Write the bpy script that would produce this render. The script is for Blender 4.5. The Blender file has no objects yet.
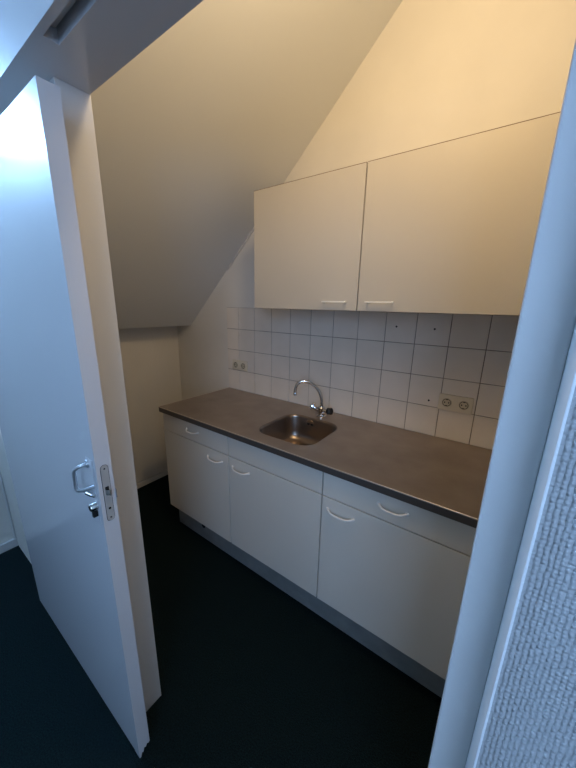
import bpy, bmesh, math, random
from mathutils import Vector, Matrix
random.seed(4)
D = bpy.data
SC = bpy.context.scene
COL = SC.collection

# ------------------------------------------------------------------ camera
cam_d = D.cameras.new('camera')
cam_d.sensor_fit = 'HORIZONTAL'; cam_d.sensor_width = 36.0
cam_d.lens = 306.256 / 576 * 36.0
cam_d.clip_start = 0.01
cam = D.objects.new('camera', cam_d); COL.objects.link(cam)
yaw, pitch, roll = -0.62023938, -0.25218847, 0.01968815
fw = Vector((math.sin(yaw)*math.cos(pitch), math.cos(yaw)*math.cos(pitch), math.sin(pitch)))
r0 = Vector((math.cos(yaw), -math.sin(yaw), 0)); u0 = r0.cross(fw)
rr = math.cos(roll)*r0 + math.sin(roll)*u0; uu = -math.sin(roll)*r0 + math.cos(roll)*u0
M4 = Matrix((rr, uu, -fw)).transposed().to_4x4()
M4.translation = Vector((1.5754183, -1.5941568, 1.4982338))
cam.matrix_world = M4
SC.camera = cam

# ------------------------------------------------------------------ world, lights, exposure
SC.view_settings.view_transform = 'Standard'
SC.view_settings.look = 'None'
SC.view_settings.exposure = 0.0
SC.view_settings.gamma = 1.0
SC.view_settings.use_curve_mapping = False
W = D.worlds.new('world'); SC.world = W; W.use_nodes = True
W.node_tree.nodes['Background'].inputs[0].default_value = (0.35, 0.55, 1.0, 1)
W.node_tree.nodes['Background'].inputs[1].default_value = 0.3

UNSEEN_WINDOW_W, KITCHEN_W, HALL_W = 34.0, 15.0, 50.0
def area(name, loc, rot, sx, sy, col, w):
    l = D.lights.new(name, 'AREA'); l.shape = 'RECTANGLE'; l.size = sx; l.size_y = sy; l.color = col; l.energy = w
    o = D.objects.new(name, l); o.location = loc; o.rotation_euler = rot; COL.objects.link(o); return o
def bulb(name, loc, rad, col, w):
    l = D.lights.new(name, 'POINT'); l.shadow_soft_size = rad; l.color = col; l.energy = w
    o = D.objects.new(name, l); o.location = loc; COL.objects.link(o); return o
# cool light from an added, unseen hallway window, placed to reach the slope
area('unseen_window_light', (2.40, -3.04, 1.80), (math.radians(90), 0, 0), 1.1, 1.1, (0.36, 0.59, 1.0), UNSEEN_WINDOW_W)
bulb('kitchen_bulb', (1.30, -0.97, 2.52), 0.07, (1.0, 0.76, 0.47), KITCHEN_W)
bulb('hallway_bulb', (-0.64, -1.655, 2.33), 0.055, (0.27, 0.53, 1.0), HALL_W)

# ------------------------------------------------------------------ materials
def srgb(r, g, b):
    f = lambda c: (c/255/12.92 if c/255 <= 0.04045 else ((c/255+0.055)/1.055)**2.4)
    return (f(r), f(g), f(b), 1)
class Mat:
    def __init__(s, name, col, rough=0.5, metal=0.0, spec=0.5):
        s.m = D.materials.new(name); s.m.use_nodes = True
        s.t = s.m.node_tree; s.b = s.t.nodes['Principled BSDF']
        s.b.inputs['Base Color'].default_value = col
        s.b.inputs['Roughness'].default_value = rough
        s.b.inputs['Metallic'].default_value = metal
        s.b.inputs['Specular IOR Level'].default_value = spec
    def n(s, typ, **kw):
        n = s.t.nodes.new(typ)
        for k, v in kw.items():
            if k.startswith('i_'): n.inputs[k[2:].replace('_', ' ')].default_value = v
            else: setattr(n, k, v)
        return n
    def l(s, a, b): s.t.links.new(a, b)
    def coords(s, scale=(1, 1, 1)):
        c = s.n('ShaderNodeTexCoord'); mp = s.n('ShaderNodeMapping'); mp.inputs['Scale'].default_value = scale
        s.l(c.outputs['Object'], mp.inputs['Vector']); return mp.outputs['Vector']
    def noise_bump(s, scale=60, strength=0.2, dist=0.002, sc=(1, 1, 1), detail=4):
        n = s.n('ShaderNodeTexNoise', i_Scale=scale, i_Detail=detail); s.l(s.coords(sc), n.inputs['Vector'])
        b = s.n('ShaderNodeBump', i_Strength=strength, i_Distance=dist)
        s.l(n.outputs['Fac'], b.inputs['Height']); s.l(b.outputs['Normal'], s.b.inputs['Normal']); return n
    def mottle(s, c1, c2, scale=3, sc=(1, 1, 1), lo=.35, hi=.65, detail=5):
        n = s.n('ShaderNodeTexNoise', i_Scale=scale, i_Detail=detail); s.l(s.coords(sc), n.inputs['Vector'])
        r = s.n('ShaderNodeValToRGB'); r.color_ramp.elements[0].position = lo; r.color_ramp.elements[1].position = hi
        r.color_ramp.elements[0].color = c1; r.color_ramp.elements[1].color = c2
        s.l(n.outputs['Fac'], r.inputs['Fac']); s.l(r.outputs['Color'], s.b.inputs['Base Color']); return r
def mk(name, col, **k):
    return Mat(name, col, **k)

m_wall = mk('painted_plaster', srgb(222, 216, 208), rough=.7, spec=.25)
m_wall.mottle(srgb(214, 209, 200), srgb(222, 217, 208), 2.2); m_wall.noise_bump(90, .12, .001)
m_frame = mk('white_frame_paint', srgb(200, 198, 195), rough=.42, spec=.4); m_frame.noise_bump(30, .05, .001)
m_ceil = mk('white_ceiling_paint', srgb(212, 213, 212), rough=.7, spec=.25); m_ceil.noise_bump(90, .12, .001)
m_bead = mk('white_corner_bead', srgb(246, 246, 246), rough=.35, spec=.5)
m_soff = mk('grey_header_paint', srgb(205, 203, 200), rough=.55, spec=.3)
m_door = mk('door_gloss_paint', srgb(205, 204, 206), rough=.17, spec=.5); m_door.noise_bump(9, .06, .002, (1, 1, .3))
m_cab = mk('cabinet_laminate', srgb(222, 215, 203), rough=.45, spec=.35)
m_wcab = mk('cream_cabinet_laminate', srgb(196, 187, 171), rough=.45, spec=.35)
m_brown = mk('brown_edge_strip', srgb(110, 84, 58), rough=.5)
m_carc = mk('cabinet_carcass', srgb(176, 170, 160), rough=.6)
m_kick = mk('grey_kick_board', srgb(112, 114, 114), rough=.5)
m_kick.mottle(srgb(128, 130, 128), srgb(142, 143, 141), 14)
m_handle = mk('white_plastic_handle', srgb(232, 230, 226), rough=.3)
m_barh = mk('satin_bar_handle', srgb(240, 236, 224), rough=.3)
m_chrome = mk('chrome', srgb(215, 215, 215), rough=.12, metal=1)
m_steel = mk('lock_steel', srgb(205, 202, 198), rough=.4, metal=.45)
m_satin = mk('satin_aluminium', srgb(205, 208, 212), rough=.28, metal=.85)
m_dark = mk('dark_hollow', srgb(14, 13, 12), rough=.8)
m_black = mk('black_plastic', srgb(22, 20, 19), rough=.3)
m_sock = mk('cream_plastic', srgb(216, 205, 182), rough=.4)
m_sock2 = mk('cream_insert', srgb(196, 184, 158), rough=.45)
m_tile = mk('glazed_tile', srgb(206, 196, 188), rough=.22, spec=.45)
m_tile.mottle(srgb(222, 212, 198), srgb(230, 220, 207), 5)
m_grout = mk('grout', srgb(128, 116, 105), rough=.9)
m_grout.mottle(srgb(108, 97, 86), srgb(165, 153, 140), 9)
m_top = mk('brushed_steel_worktop', srgb(165, 150, 138), rough=.36, metal=.75)
m_top.mottle(srgb(160, 146, 134), srgb(174, 160, 148), 7); m_top.noise_bump(60, .05, .0006, (1, 12, 12))
m_rim = mk('bright_steel_rim', srgb(215, 205, 195), rough=.3, metal=.5)
m_sink = mk('sink_steel', srgb(150, 136, 124), rough=.3, metal=.95)
m_edge = mk('worktop_edge_band', srgb(88, 82, 78), rough=.4, metal=.3)
m_glass = mk('window_glass', (1, 1, 1, 1), rough=.0); m_glass.b.inputs['Transmission Weight'].default_value = 1
m_shade = mk('opal_glass', srgb(240, 236, 228), rough=.3)

# carpet
m_carpet = mk('dark_carpet', srgb(30, 42, 42), rough=.95, spec=.1)
m_carpet.mottle(srgb(6, 12, 12), srgb(24, 42, 43), 220, lo=.3, hi=.75, detail=3)
m_carpet.noise_bump(260, .9, .006, detail=3)

# woven glass-fibre wallpaper: real weave relief through displacement-style bump
m_weave = mk('woven_wallpaper', srgb(186, 186, 186), rough=.6, spec=.3)
def weave(M):
    c = M.n('ShaderNodeTexCoord')
    nz = M.n('ShaderNodeTexNoise', i_Scale=70.0, i_Detail=3.0); M.l(c.outputs['Object'], nz.inputs['Vector'])
    sub = M.n('ShaderNodeVectorMath', operation='SUBTRACT'); sub.inputs[1].default_value = (.5, .5, .5)
    M.l(nz.outputs['Color'], sub.inputs[0])
    scl = M.n('ShaderNodeVectorMath', operation='SCALE'); scl.inputs['Scale'].default_value = .0034
    M.l(sub.outputs[0], scl.inputs[0])
    add = M.n('ShaderNodeVectorMath', operation='ADD'); M.l(c.outputs['Object'], add.inputs[0]); M.l(scl.outputs[0], add.inputs[1])
    sp = M.n('ShaderNodeSeparateXYZ'); M.l(add.outputs[0], sp.inputs[0])
    def m(op, a, b=None):
        n = M.n('ShaderNodeMath', operation=op)
        for i, v in enumerate((a, b)):
            if v is None: continue
            if isinstance(v, (int, float)): n.inputs[i].default_value = v
            else: M.l(v, n.inputs[i])
        return n.outputs[0]
    X = m('MULTIPLY', sp.outputs['X'], 2*math.pi/.0046)
    Z = m('MULTIPLY', sp.outputs['Z'], 2*math.pi/.0050)
    sx_, sz_ = m('SINE', m('MULTIPLY', X, .5)), m('SINE', m('MULTIPLY', Z, .5))
    h = m('ADD', m('MULTIPLY', m('ABSOLUTE', sx_), .95), m('MULTIPLY', m('ABSOLUTE', sz_), .35))   # threads both ways
    h = m('ADD', h, m('MULTIPLY', m('MULTIPLY', sx_, sz_), .20))                                    # over and under
    f = M.n('ShaderNodeTexNoise', i_Scale=260.0, i_Detail=3.0); M.l(c.outputs['Object'], f.inputs['Vector'])
    h = m('ADD', h, m('MULTIPLY', f.outputs['Fac'], 1.3))
    b = M.n('ShaderNodeBump', i_Strength=1.0, i_Distance=.0018)
    M.l(h, b.inputs['Height']); M.l(b.outputs['Normal'], M.b.inputs['Normal'])
weave(m_weave)

# ------------------------------------------------------------------ mesh helpers
def bx(bm, x0, x1, y0, y1, z0, z1, bev=0.0, seg=2):
    x0, x1 = min(x0, x1), max(x0, x1); y0, y1 = min(y0, y1), max(y0, y1); z0, z1 = min(z0, z1), max(z0, z1)
    v = [bm.verts.new(p) for p in ((x0,y0,z0),(x1,y0,z0),(x1,y1,z0),(x0,y1,z0),(x0,y0,z1),(x1,y0,z1),(x1,y1,z1),(x0,y1,z1))]
    fs = [bm.faces.new([v[i] for i in f]) for f in ((3,2,1,0),(4,5,6,7),(0,1,5,4),(1,2,6,5),(2,3,7,6),(3,0,4,7))]
    if bev:
        es = list({e for f in fs for e in f.edges})
        bmesh.ops.bevel(bm, geom=es, offset=bev, segments=seg, affect='EDGES', profile=.5)
def prism(bm, pts, axis, a, b):
    """pts: 2-D polygon in the other two axes, extruded along axis from a to b"""
    def P(p, t):
        return {'x': (t, p[0], p[1]), 'y': (p[0], t, p[1]), 'z': (p[0], p[1], t)}[axis]
    A = [bm.verts.new(P(p, a)) for p in pts]; B = [bm.verts.new(P(p, b)) for p in pts]
    n = len(pts)
    bm.faces.new(A[::-1]); bm.faces.new(B)
    for i in range(n): bm.faces.new((A[i], A[(i+1) % n], B[(i+1) % n], B[i]))
def tube(bm, path, rad, seg=14, caps=True):
    path = [Vector(p) for p in path]; n = len(path)
    if not hasattr(rad, '__len__'): rad = [rad]*n
    rings = []; up = None
    for i, p in enumerate(path):
        t = (path[min(i+1, n-1)] - path[max(i-1, 0)]).normalized()
        if up is None:
            a = Vector((0, 0, 1)) if abs(t.z) < .9 else Vector((1, 0, 0)); up = (a - t*a.dot(t)).normalized()
        else: up = (up - t*up.dot(t)).normalized()
        s = t.cross(up)
        rings.append([bm.verts.new(p + rad[i]*(math.cos(2*math.pi*k/seg)*up + math.sin(2*math.pi*k/seg)*s)) for k in range(seg)])
    for a, b in zip(rings, rings[1:]):
        for k in range(seg): bm.faces.new((a[k], a[(k+1) % seg], b[(k+1) % seg], b[k]))
    if caps: bm.faces.new(rings[0][::-1]); bm.faces.new(rings[-1])
def obj(name, bm, m, parent=None, smooth=False, **tags):
    bmesh.ops.recalc_face_normals(bm, faces=bm.faces)
    me = D.meshes.new(name); bm.to_mesh(me); bm.free()
    me.materials.append(m.m)
    if smooth:
        me.shade_smooth()
        try: me.set_sharp_from_angle(angle=math.radians(40))
        except Exception: pass
    o = D.objects.new(name, me); COL.objects.link(o)
    if parent:
        o.parent = parent; o.matrix_parent_inverse = Matrix.Translation(parent_world(parent)).inverted()
    for k, v in tags.items(): o[k] = v
    return o
def parent_world(p):
    return p.location if p.type == 'EMPTY' else Vector((0, 0, 0))   # meshes carry world coordinates
def thing(name, label, cat, loc, group=None):
    o = D.objects.new(name, None); COL.objects.link(o); o.location = loc; o['label'] = label; o['category'] = cat
    if group: o['group'] = group
    return o
def struct(name, bm, m, parent=None, **k):
    o = obj(name, bm, m, parent, **k)
    if not parent: o['kind'] = 'structure'
    return o
NB = bmesh.new

# ------------------------------------------------------------------ key planes
XL, XR = -0.735, 1.64                # kitchen left and right walls
YW0, YW1 = -1.262, -1.17             # partition wall, hallway face and kitchen face
JX0, JX1 = 0.690, 1.580              # doorway opening
HZ = 1.965                           # underside of the doorway header
HB = -3.0; HX1 = 3.2; HCZ = 2.45     # hallway
CZ = 2.95
SX, SZ, SK = -0.550, 1.322, 0.9225   # sloping ceiling: bottom edge and steepness

bm = NB(); bx(bm, -0.90, HX1+.1, HB-.12, 0.12, -0.10, 0.0); struct('floor', bm, m_carpet)
bm = NB(); bx(bm, XL-.1, 1.80, 0.0, 0.12, 0, CZ); struct('wall_back', bm, m_wall)
bm = NB()
bx(bm, XL-.12, XL, HB, 0.0, 0, HCZ)
struct('wall_left', bm, m_wall)
bm = NB(); bx(bm, XR, XR+.12, YW1, 0.0, 0, CZ); struct('wall_right', bm, m_wall)
bm = NB(); bx(bm, XL, XL+.012, YW1, -0.235, 0.05, SZ+.05, .004); struct('trim_1', bm, m_wall)
# sloping roof side of the kitchen, closed at its lower edge, then a flat ceiling
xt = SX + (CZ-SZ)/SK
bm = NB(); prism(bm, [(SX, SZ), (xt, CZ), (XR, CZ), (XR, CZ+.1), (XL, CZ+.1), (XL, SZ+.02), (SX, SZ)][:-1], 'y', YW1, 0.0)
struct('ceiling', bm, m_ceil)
# partition between hallway and kitchen: left of, above and right of the doorway
bm = NB()
bx(bm, XL, JX0-.0305, YW0, YW1, 0, HZ+.0445)
bx(bm, XL, XR+.12, YW0, YW1, HZ+.045, CZ+.1)
struct('wall_front', bm, m_wall)
bm = NB(); bx(bm, 1.6254, HX1, -1.257, YW1, 0, HZ+.0445, .0004, 1); struct('wall_front_right', bm, m_weave)
# doorway lining
bm = NB(); bx(bm, JX0-.03, JX0, -1.244, YW1, 0.014, HZ, .0015); struct('trim_2', bm, m_frame)
bm = NB(); bx(bm, JX0-.03, JX0-.0012, -1.243, YW1, 0.0, 0.013); struct('trim_3', bm, m_frame)
bm = NB(); bx(bm, JX1, 1.6227, -1.205, YW1-.002, 0, HZ, .0022); struct('trim_4', bm, m_frame)
bm = NB(); bx(bm, 1.6228, 1.6254, -1.2605, YW1-.002, 0, HZ, .0010); struct('trim_10', bm, m_bead)
# header with the open rail slot in its underside
y0, y1, s0, s1 = -1.308, YW1-.002, -1.294, -1.269
bm = NB()
bx(bm, XL, HX1, y0, s0, HZ, HZ+.26)
bx(bm, XL, HX1, s1, y1, HZ, HZ+.0449)
bx(bm, XL, 0.797, s0, s1, HZ, HZ+.04)
bx(bm, XL, HX1, s0, YW0-.0005, HZ+.04, HZ+.26)
struct('trim_5', bm, m_door)
bm = NB(); bx(bm, 0.799, HX1-.01, s0+.004, s1-.004, HZ+.022, HZ+.0395); struct('trim_6', bm, m_steel)
bm = NB(); bx(bm, XL, HX1, y0+.001, YW0-.0005, HZ+.2601, HCZ); struct('trim_7', bm, m_wall)
# hallway shell
bm = NB(); bx(bm, XL-.12, HX1+.1, HB-.1, YW0-.0005, HCZ, HCZ+.1); struct('hallway_ceiling', bm, m_wall)
bm = NB()
A0, A1, B0, B1 = 1.80, 3.00, 1.20, 2.40
bx(bm, XL-.12, A0, HB-.12, HB, 0, HCZ); bx(bm, A1, HX1+.1, HB-.12, HB, 0, HCZ)
bx(bm, A0, A1, HB-.12, HB, 0, B0); bx(bm, A0, A1, HB-.12, HB, B1, HCZ)
struct('wall_hallway', bm, m_wall)
bm = NB(); bx(bm, HX1, HX1+.1, HB, YW1, 0, HCZ); struct('wall_hallway_right', bm, m_wall)
bm = NB()
for a in ((A0,A0+.05,B0,B1),(A1-.05,A1,B0,B1),(A0+.05,A1-.05,B0,B0+.05),(A0+.05,A1-.05,B1-.05,B1)):
    bx(bm, a[0], a[1], HB-.035, HB-.005, a[2], a[3])
wf = struct('unseen_window_1', bm, m_frame)  # unseen window, put in behind the camera for its cool light
# skirting
bm = NB(); bx(bm, XL, XL+.014, HB, YW0-.001, 0, .055, .003); struct('baseboard_hallway', bm, m_frame)
bm = NB(); bx(bm, XL, XL+.014, YW1+.001, -.001, 0, .045, .003); struct('baseboard_left', bm, m_wall)
bm = NB(); tube(bm, [(XL+.006, YW0-.006, .055), (XL+.006, YW0-.006, HZ)], .006, 8); struct('trim_8', bm, m_frame, smooth=True)
# thin cover strip where the slope meets the back wall
def slope(x): return SZ + (x-SX)*SK
bm = NB(); tube(bm, [(-.10, -.006, slope(-.10)-.008), (.30, -.006, slope(.30)-.008)], .0065, 8); struct('trim_9', bm, m_frame, smooth=True)

# ------------------------------------------------------------------ tiles
TZ0 = 0.8747; TS = .15; G = .0016
bm = NB(); bx(bm, -.118, XR-.001, -.0045, -.0002, TZ0, TZ0+.6)
splash = struct('tiled_backsplash', bm, m_grout)
bm = NB()
for r in range(4):
    for k in range(-1, 11):
        x0 = max(k*TS, -.118)+G; x1 = min((k+1)*TS, XR-.001)-G
        dy = random.uniform(-.0003, .0003)
        bx(bm, x0, x1, -.0072+dy, -.003, TZ0+r*TS+G, TZ0+(r+1)*TS-G, .0012, 2)
obj('tiles', bm, m_tile, splash)
for (x, z) in ((1.105, 1.404), (1.283, 1.402), (1.30, 1.055)):
    bm = NB(); tube(bm, [(x, -.0072, z), (x, -.0082, z)], .0048, 12); obj('drill_hole', bm, m_dark, splash, label='black drill hole in a white tile')

# ------------------------------------------------------------------ worktop with integrated sink
WX0, WX1, WY0, WY1, WZ0, WZ1 = -.115, XR-.002, -.600, -.009, .8435, .876
sx0, sx1, sy0, sy1, sr = .583, .925, -.515, -.168, .085
def rrect(x0, x1, y0, y1, r, n=8):
    pts = []
    for cx, cy, a0 in ((x1-r, y1-r, 0), (x0+r, y1-r, 90), (x0+r, y0+r, 180), (x1-r, y0+r, 270)):
        for i in range(n+1):
            a = math.radians(a0+90*i/n); pts.append((cx+r*math.cos(a), cy+r*math.sin(a)))
    return pts
wt = thing('worktop', 'brushed steel kitchen worktop running along the tiled wall over the cabinets', 'worktop', (.76, -.3, WZ0))
bm = NB()
inner = rrect(sx0, sx1, sy0, sy1, sr); N = len(inner)
qx0, qx1, qy0, qy1 = sx0-.02, sx1+.02, sy0-.02, sy1+.02
def ray_out(p):
    c = Vector(((sx0+sx1)/2, (sy0+sy1)/2)); d = Vector(p)-c
    k = min(((qx1-qx0)/2)/abs(d.x) if abs(d.x) > 1e-9 else 1e9, ((qy1-qy0)/2)/abs(d.y) if abs(d.y) > 1e-9 else 1e9)
    return c + d*k
iv = [bm.verts.new((x, y, WZ1)) for x, y in inner]
ov = [bm.verts.new((*ray_out(p), WZ1)) for p in inner]
def side(v):
    return 0 if abs(v.x-qx1) < 1e-4 else 1 if abs(v.y-qy1) < 1e-4 else 2 if abs(v.x-qx0) < 1e-4 else 3
cor = {(0, 1): (qx1, qy1), (1, 2): (qx0, qy1), (2, 3): (qx0, qy0), (3, 0): (qx1, qy0)}
for i in range(N):
    j = (i+1) % N; k = (side(ov[i].co), side(ov[j].co))
    if k in cor: bm.faces.new((iv[i], ov[i], bm.verts.new((*cor[k], WZ1)), ov[j], iv[j]))
    else: bm.faces.new((iv[i], ov[i], ov[j], iv[j]))
for xa, xb, ya, yb in ((WX0, qx0, WY0, WY1), (qx1, WX1, WY0, WY1), (qx0, qx1, WY0, qy0), (qx0, qx1, qy1, WY1)):
    bm.faces.new([bm.verts.new((x, y, WZ1)) for x, y in ((xa, ya), (xb, ya), (xb, yb), (xa, yb))])
cs = [(WX0, WY0), (WX1, WY0), (WX1, WY1), (WX0, WY1)]
for (xa, ya), (xb, yb) in zip(cs, cs[1:]+cs[:1]):
    bm.faces.new([bm.verts.new(p) for p in ((xa, ya, WZ1), (xa, ya, WZ1-.004), (xb, yb, WZ1-.004), (xb, yb, WZ1))])
bmesh.ops.remove_doubles(bm, verts=bm.verts, dist=1e-5)
obj('top_sheet', bm, m_top, wt)
bm = NB(); tube(bm, [(WX1, WY0+.0016, WZ1-.0002), (WX0+.0016, WY0+.0016, WZ1-.0002), (WX0+.0016, WY1, WZ1-.0002)], .0021, 10)
obj('raised_rim', bm, m_rim, wt, smooth=True, label='bright raised rim along the front edge')
bm = NB()
bx(bm, WX0+.0012, WX1, WY0+.0012, WY0+.020, WZ0, WZ1-.0042, .0015); bx(bm, WX0+.0012, WX0+.02, WY0+.021, WY1, WZ0, WZ1-.0042, .0015)
obj('edge_band', bm, m_edge, wt, label='dark front edge')
bm = NB()
bx(bm, WX0+.021, sx0-.012, WY0+.021, WY1, WZ0+.001, WZ1-.0045); bx(bm, sx1+.012, WX1, WY0+.021, WY1, WZ0+.001, WZ1-.0045)
bx(bm, sx0-.0118, sx1+.0118, WY0+.021, sy0-.012, WZ0+.001, WZ1-.0045); bx(bm, sx0-.0118, sx1+.0118, sy1+.012, WY1, WZ0+.001, WZ1-.0045)
obj('core_board', bm, m_carc, wt)
# bowl
bm = NB(); rings = []
prof = [(0, 0), (.003, -.001), (.0065, -.006), (.008, -.014), (.013, -.09), (.018, -.118), (.028, -.136), (.045, -.147), (.075, -.150), (.12, -.1515)]
for off, dz in prof:
    pts = rrect(sx0+off, sx1-off, sy0+off, sy1-off, max(sr-off*.6, .03))
    rings.append([bm.verts.new((x, y, WZ1+dz)) for x, y in pts])
for a, b in zip(rings, rings[1:]):
    for i in range(N): bm.faces.new((a[i], b[i], b[(i+1) % N], a[(i+1) % N]))
bm.faces.new(rings[-1])
bowl = obj('sink_bowl', bm, m_sink, wt, smooth=True, label='square steel sink bowl with rounded corners')
bm = NB(); cx, cy = .755, -.34; zb = WZ1-.1515
tube(bm, [(cx, cy, zb+.0005), (cx, cy, zb+.004)], [.043, .041], 28)
obj('drain', bm, m_chrome, bowl, smooth=True)
bm = NB(); tube(bm, [(cx, cy, zb+.0042), (cx, cy, zb+.006)], [.022, .021], 20); obj('drain_plug', bm, m_dark, bowl)
bm = NB()
tube(bm, [(.728, sy1-.0095, WZ1-.034), (.728, sy1-.014, WZ1-.035)], [.027, .025], 24); obj('overflow_ring', bm, m_sink, bowl, smooth=True)
for dx in (-.011, .011):
    bm = NB(); tube(bm, [(.728+dx, sy1-.0142, WZ1-.035), (.728+dx, sy1-.0148, WZ1-.035)], .0095, 14); obj('overflow_hole', bm, m_dark, bowl)

# ------------------------------------------------------------------ tap
fx, fy = .758, -.112
tap = thing('kitchen_tap', 'chrome two-handle tap with a high curved spout behind the sink', 'tap', (fx, fy, WZ1))
bm = NB(); tube(bm, [(fx, fy, WZ1+z) for z in (0, .004, .006, .010, .030, .052, .060)], [.028, .028, .023, .019, .019, .021, .014], 22)
tube(bm, [(fx-.038, fy, WZ1+.038), (fx-.02, fy, WZ1+.036), (fx+.02, fy, WZ1+.036), (fx+.038, fy, WZ1+.038)], [.0125, .0145, .0145, .0125], 18)
obj('body', bm, m_chrome, tap, smooth=True)
bm = NB(); d = Vector((-.835, -.55, 0)).normalized(); R = .076
kp = [(0, .050), (0, .078), (.003, .112), (.018, .150), (.045, .182), (.078, .201), (.108, .206), (.133, .198), (.148, .178), (.153, .156), (.154, .136)]
def crom(P, k=5):
    Q = [P[0]] + P + [P[-1]]; out = []
    for i in range(1, len(Q)-2):
        for j in range(k):
            t = j/k; a, b, c_, e_ = Q[i-1], Q[i], Q[i+1], Q[i+2]
            out.append(tuple(.5*((2*b[n])+(-a[n]+c_[n])*t+(2*a[n]-5*b[n]+4*c_[n]-e_[n])*t*t+(-a[n]+3*b[n]-3*c_[n]+e_[n])*t**3) for n in range(len(b))))
    return out + [P[-1]]
pth = [Vector((fx, fy, WZ1+h)) + d*sx_ for sx_, h in crom(kp)]
tube(bm, pth, .0088, 16)
e = pth[-1]; tube(bm, [e+Vector((0,0,.006)), e+Vector((0,0,.003)), e+Vector((0,0,-.012)), e+Vector((0,0,-.014))], [.0078, .0098, .0098, .008], 16)
obj('spout', bm, m_chrome, tap, smooth=True)
def cross_knob(s, mark, dark):
    ax = Vector((s*.80, -.25, .50 if s < 0 else .22)).normalized(); o = Vector((fx+s*.034, fy, WZ1+.038))
    bm = NB(); tube(bm, [o, o+ax*.016, o+ax*.018, o+ax*.034, o+ax*.038], [.0105, .0105, .014, .014, .011], 18)
    a1 = ax.cross(Vector((0, 1, 0))).normalized(); a2 = ax.cross(a1)
    for k in range(4):
        dd = a1*math.cos(k*math.pi/2+.5) + a2*math.sin(k*math.pi/2+.5); q = o+ax*.027
        tube(bm, [q+dd*.006, q+dd*.018, q+dd*.023], [.0065, .0078, .005], 10)
    if dark: tube(bm, [o+ax*.012, o+ax*.016, o+ax*.034, o+ax*.038], [.016, .020, .020, .016], 20)
    kn = obj('tap_handle', bm, m_black if dark else m_chrome, tap, smooth=True, label='black cross handle' if dark else 'chrome cross handle')
    bm = NB(); tube(bm, [o+ax*.0382, o+ax*.0398], [.0075, .006], 14); obj('cap', bm, mark, kn, smooth=True)
cross_knob(-1, m_steel, False); cross_knob(1, m_black, True)

# ------------------------------------------------------------------ base cabinets
def bow_handle(xa, xb, z, yf, sag=.007, out=.020, r=.0040):
    bm = NB(); n = 16; P = []
    for i in range(n+1):
        t = i/n; x = xa+(xb-xa)*t; k = math.sin(math.pi*t)
        P.append((x, yf-.0005-out*min(1, k*1.5)**.7, z - sag*k + sag*.5))
    P[0] = (xa, yf+.0002, z+sag*.5); P[-1] = (xb, yf+.0002, z+sag*.5)
    tube(bm, P, [r*1.25, r*1.15]+[r]*(n-3)+[r*1.15, r*1.25], 10)
    for x in (xa, xb): tube(bm, [(x, yf, z+sag*.5), (x, yf-.004, z+sag*.5)], [.0075, .006], 12)
    return bm
CF = -.580; CT = .018
units = [(-.109, .4735, 'drawer', 'r', 'white base cabinet at the left end of the worktop beside the knee wall'),
         (.4735, 1.039, 'panel', 'l', 'white sink cabinet in the middle with a plain panel above its door'),
         (1.039, 1.620, 'drawer', 'l', 'white base cabinet at the right with a handled drawer, nearest the doorway')]
ZB, ZD, ZT = .178, .7245, .8430
for x0, x1, kind, side, label in units:
    t = thing('base_cabinet', label, 'cabinet', ((x0+x1)/2, -.3, .10), 'base cabinets under the worktop')
    bm = NB(); y0, y1 = CF+CT+.0015, -.02
    bx(bm, x0+.0006, x0+.0166, y0, y1, .178, ZT); bx(bm, x1-.0166, x1-.0006, y0, y1, .178, ZT)
    for xf in (x0+.03, x1-.07):
        for yf in (-.47, -.08): bx(bm, xf, xf+.04, yf, yf+.04, .001, .1775)
    bx(bm, x0+.017, x1-.017, y0, y1, .178, .194); bx(bm, x0+.017, x1-.017, y1-.006, y1, .1945, ZT)
    bx(bm, x0+.017, x1-.017, y0, y0+.016, .702, .742)
    if kind == 'drawer': bx(bm, x0+.017, x1-.017, y0, y0+.05, ZT-.012, ZT)
    obj('carcass', bm, m_carc, t)
    bm = NB(); bx(bm, x0+.0030, x1-.0030, CF, CF+CT, ZB, ZD-.0028, .0012); dr = obj('door', bm, m_cab, t)
    bm = NB(); bx(bm, x0+.0030, x1-.0030, CF, CF+CT, ZD+.0028, ZT-.0075, .0012)
    dw = obj('drawer' if kind == 'drawer' else 'front_panel', bm, m_cab, t)
    if kind == 'drawer':
        xm = (x0+x1)/2; obj('handle', bow_handle(xm-.052, xm+.052, .785, CF), m_handle, dw, smooth=True)
    if side == 'r': obj('handle', bow_handle(x1-.165, x1-.050, .668, CF), m_handle, dr, smooth=True)
    else: obj('handle', bow_handle(x0+.030, x0+.145, .668, CF), m_handle, dr, smooth=True)
kb = thing('kick_board', 'long grey kick board at the foot of the base cabinets on the carpet', 'kick board', (.75, -.51, 0))
bm = NB(); bx(bm, -.109, 1.62, -.520, -.504, .001, .176, .001); obj('board', bm, m_kick, kb)
bm = NB(); tube(bm, [(.155, -.5202, .095), (.155, -.5215, .095)], [.016, .015], 16); obj('plug', bm, m_dark, kb, label='small dark plug')

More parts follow.
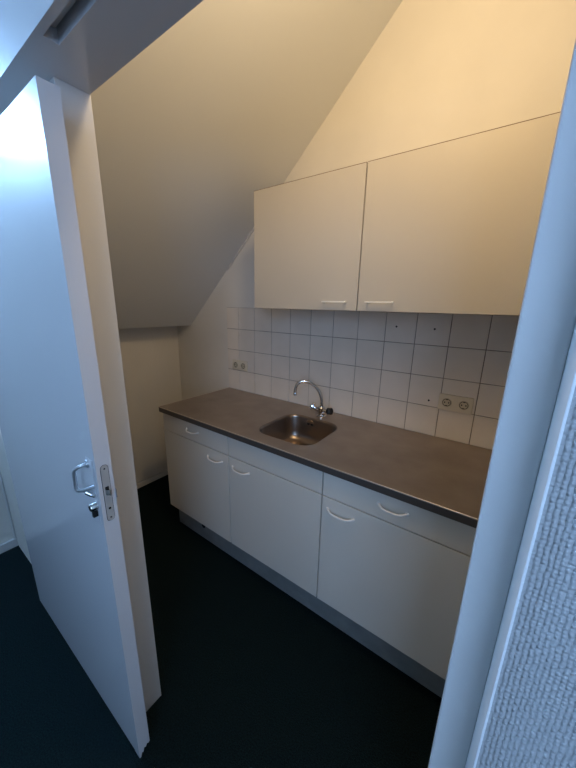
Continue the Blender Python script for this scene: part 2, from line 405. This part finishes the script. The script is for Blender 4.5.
# ------------------------------------------------------------------ wall cabinets
for x0, x1, side, label in ((.4335, 1.0215, 'r', 'cream wall cabinet beside the sloping ceiling, bar handle at its lower right corner'),
                            (1.0215, 1.609, 'l', 'cream wall cabinet nearest the doorway, bar handle at its lower left corner')):
    t = thing('wall_cabinet', label, 'cabinet', ((x0+x1)/2, -.15, 1.478), 'wall cabinets above the tiles')
    bm = NB(); y0, y1 = -.3005, -.003
    bx(bm, x0+.0006, x0+.0166, y0, y1, 1.4785, 2.036); bx(bm, x1-.0166, x1-.0006, y0, y1, 1.4785, 2.036)
    bx(bm, x0+.017, x1-.017, y0, y1, 1.4785, 1.4945); bx(bm, x0+.017, x1-.017, y0, y1, 2.020, 2.036)
    bx(bm, x0+.017, x1-.017, y1-.006, y1, 1.495, 2.0195)
    obj('carcass', bm, m_wcab, t)
    bm = NB(); bx(bm, x0+.0026, x1-.0026, -.322, -.304, 1.4795, 2.0375, .0012); dr = obj('door', bm, m_wcab, t)
    bm = NB(); bx(bm, x0+.0026, x1-.0026, -.3222, -.304, 2.0376, 2.0392, .0003); obj('edge_strip', bm, m_brown, dr, label='thin brown line along the top of the door')
    xa, xb = (x1-.163, x1-.046) if side == 'r' else (x0+.042, x0+.160)
    bm = NB(); z = 1.516
    bx(bm, xa, xb, -.346, -.340, z-.0032, z+.0032, .0012)
    for x in (xa+.008, xb-.008): tube(bm, [(x, -.3218, z), (x, -.340, z)], .004, 10)
    obj('handle', bm, m_barh, dr, smooth=True)

# ------------------------------------------------------------------ sockets
def socket(x0, x1, z0, z1, n, label, rad=.0195):
    yb = -.0075
    t = thing('wall_socket', label, 'socket', ((x0+x1)/2, yb, z0))
    bm = NB(); bx(bm, x0, x1, yb-.010, yb, z0, z1, .003, 3); pl = obj('cover_plate', bm, m_sock, t, smooth=True)
    zc = (z0+z1)/2; w = (x1-x0)/n
    for i in range(n):
        xc = x0+w*(i+.5); yf = yb-.0102
        bm = NB(); seg = 28          # raised ring with a sunken cup
        R = [(rad+.002, yf), (rad+.0015, yf-.0022), (rad-.0005, yf-.0022), (rad-.0015, yf-.0006)]
        rg = [[bm.verts.new((xc+r*math.cos(2*math.pi*k/seg), y, zc+r*math.sin(2*math.pi*k/seg))) for k in range(seg)] for r, y in R]
        for a, b in zip(rg, rg[1:]):
            for k in range(seg): bm.faces.new((a[k], a[(k+1) % seg], b[(k+1) % seg], b[k]))
        bm.faces.new(rg[-1]); ins = obj('insert', bm, m_sock2, pl, smooth=True)
        bm = NB()
        for s in (-1, 1):
            tube(bm, [(xc+s*.0088, yf-.0008, zc), (xc+s*.0088, yf-.0014, zc)], .0033, 12)
            bx(bm, xc-.004, xc+.004, yf-.0016, yf-.0008, zc+s*(rad-.004)-.0022, zc+s*(rad-.004)+.0022)
        seg2 = 30
        a = [bm.verts.new((xc+(rad-.0012)*math.cos(2*math.pi*k/seg2), yf-.0012, zc+(rad-.0012)*math.sin(2*math.pi*k/seg2))) for k in range(seg2)]
        b = [bm.verts.new((xc+(rad-.0034)*math.cos(2*math.pi*k/seg2), yf-.0009, zc+(rad-.0034)*math.sin(2*math.pi*k/seg2))) for k in range(seg2)]
        for k in range(seg2): bm.faces.new((a[k], a[(k+1) % seg2], b[(k+1) % seg2], b[k]))
        obj('contact_holes', bm, m_dark, pl)
socket(-.062, .086, 1.029, 1.103, 2, 'cream double socket on the tiles left of the tap, near the knee wall')
socket(1.345, 1.489, 1.024, 1.102, 2, 'cream double socket on the tiles at the right, near the doorway')

# ------------------------------------------------------------------ sliding door
DX0, DX1, DY0, DY1, DZ1 = -.160, .790, -1.3135, -1.2755, 1.899
bm = NB()
bx(bm, DX0, DX1-.03, DY0, DY1, .010, DZ1, 0)
pf = [(DY0, DZ1), (DY0, .004), (DY0+.005, .002), (DY0+.009, .018), (DY0+.014, .014), (DY0+.018, .029), (DY0+.024, .024), (DY0+.028, .034), (DY0+.033, .028), (DY1, .032), (DY1, DZ1)]
prism(bm, pf, 'x', DX1-.03, DX1)
bmesh.ops.remove_doubles(bm, verts=bm.verts, dist=1e-5)
door = struct('door_1', bm, m_door)
hx = .755
bm = NB()     # bent pull bar
P = [(.746, DY0, 1.093), (.746, DY0-.010, 1.093), (.741, DY0-.019, 1.090), (.733, DY0-.026, 1.083)]
P += [(.729, DY0-.028, 1.075), (.727, DY0-.028, 1.050), (.725, DY0-.028, 1.026)]
P += [(.729, DY0-.025, 1.020), (.745, DY0-.018, 1.024), (.762, DY0-.010, 1.032), (.768, DY0, 1.036)]
tube(bm, P, .0048, 12)
tube(bm, [(.746, DY0, 1.093), (.746, DY0-.005, 1.093)], [.012, .0105], 18)
hd = obj('door_handle', bm, m_satin, door, smooth=True, label='silver bent pull handle')
bm = NB(); bx(bm, .737, .776, DY0-.0016, DY0-.0001, .925, 1.110, .0008); obj('handle_plate', bm, m_door, door)
bm = NB(); tube(bm, [(.768, DY0-.001, 1.010), (.762, DY0-.008, 1.012), (.752, DY0-.015, 1.020)], [.007, .0055, .0065], 12)
tube(bm, [(hx+.010, DY0-.001, .978), (hx+.010, DY0-.016, .978), (hx+.010, DY0-.018, .978)], [.0115, .0105, .009], 18)
obj('thumb_turn', bm, m_chrome, door, smooth=True)
bm = NB(); tube(bm, [(hx+.010, DY0-.0181, .978), (hx+.010, DY0-.0186, .978)], .006, 12); bx(bm, hx+.005, hx+.015, DY0-.014, DY0-.0017, .948, .966, .002); obj('lock_cylinder', bm, m_dark, door)
# lock face in the door edge (rounded ends), latch and holes
yc = (DY0+DY1)/2
def stadium(y, z0, z1, w, n=10):
    p = []
    for i in range(n+1):
        a = math.pi*i/n; p.append((y+w*math.cos(a), z1-w+w*math.sin(a)))
    for i in range(n+1):
        a = math.pi+math.pi*i/n; p.append((y+w*math.cos(a), z0+w+w*math.sin(a)))
    return p
bm = NB(); prism(bm, stadium(yc, .932, 1.096, .0098), 'x', DX1-.0005, DX1+.0003); lf0 = obj('lock_recess', bm, m_dark, door)
bm = NB(); prism(bm, stadium(yc, .9332, 1.0948, .0086), 'x', DX1, DX1+.0011); lf = obj('lock_plate', bm, m_steel, door, label='steel lock faceplate with rounded ends')
bm = NB(); prism(bm, [(yc-.0045, 1.012), (yc+.0045, 1.012), (yc+.0045, 1.034), (yc-.0045, 1.034)], 'x', DX1+.0011, DX1+.0014); obj('latch_slot', bm, m_dark, lf)
bm = NB(); prism(bm, [(DX1+.0012, yc-.004), (DX1+.010, yc+.002), (DX1+.010, yc+.004), (DX1+.0012, yc+.004)], 'z', 1.010, 1.026); obj('latch', bm, m_chrome, lf)
for z, r in ((1.085, .0022), (.943, .0022), (.970, .0034)):
    bm = NB(); tube(bm, [(DX1+.0011, yc, z), (DX1+.0016, yc, z)], r, 12); obj('screw', bm, m_dark, lf)
bm = NB(); bx(bm, DX1-.004, DX1+.005, DY1+.0002, DY1+.002, .992, 1.018, .0008); obj('strike_tab', bm, m_chrome, door)

# ------------------------------------------------------------------ the lamps that light the two rooms
def ceiling_lamp(loc, top, label, col, name_mat):
    x, y, z = loc
    t = thing('ceiling_lamp', label, 'lamp', (x, y, top))
    bm = NB(); tube(bm, [(x, y, top-.0005), (x, y, top-.02), (x, y, top-.03)], [.05, .05, .02], 20); obj('canopy', bm, m_handle, t, smooth=True)
    bm = NB(); tube(bm, [(x, y, top-.03), (x, y, z+.12)], .003, 8); obj('cord', bm, m_handle, t)
    bm = NB(); tube(bm, [(x, y, z+.12), (x, y, z+.075)], [.017, .019], 16); obj('bulb_holder', bm, m_handle, t, smooth=True)
ceiling_lamp((1.30, -.97, 2.52), CZ, 'bare bulb on a short cord lighting the kitchen from above', None, '')

t = thing('wall_lamp', 'small white wall lamp high on the left wall of the hallway beside the sliding door', 'lamp', (XL, -1.655, 2.24))
bm = NB(); tube(bm, [(XL+.0005, -1.655, 2.24), (XL+.012, -1.655, 2.24), (XL+.016, -1.655, 2.24)], [.045, .045, .038], 24); obj('wall_plate', bm, m_handle, t, smooth=True)
bm = NB(); tube(bm, crom([(XL+.016, -1.655, 2.24), (XL+.06, -1.655, 2.225), (XL+.09, -1.655, 2.235), (XL+.095, -1.655, 2.255)]), .006, 10)
tube(bm, [(XL+.095, -1.655, 2.252), (XL+.095, -1.655, 2.268)], [.016, .020], 18); obj('bulb_holder', bm, m_handle, t, smooth=True)
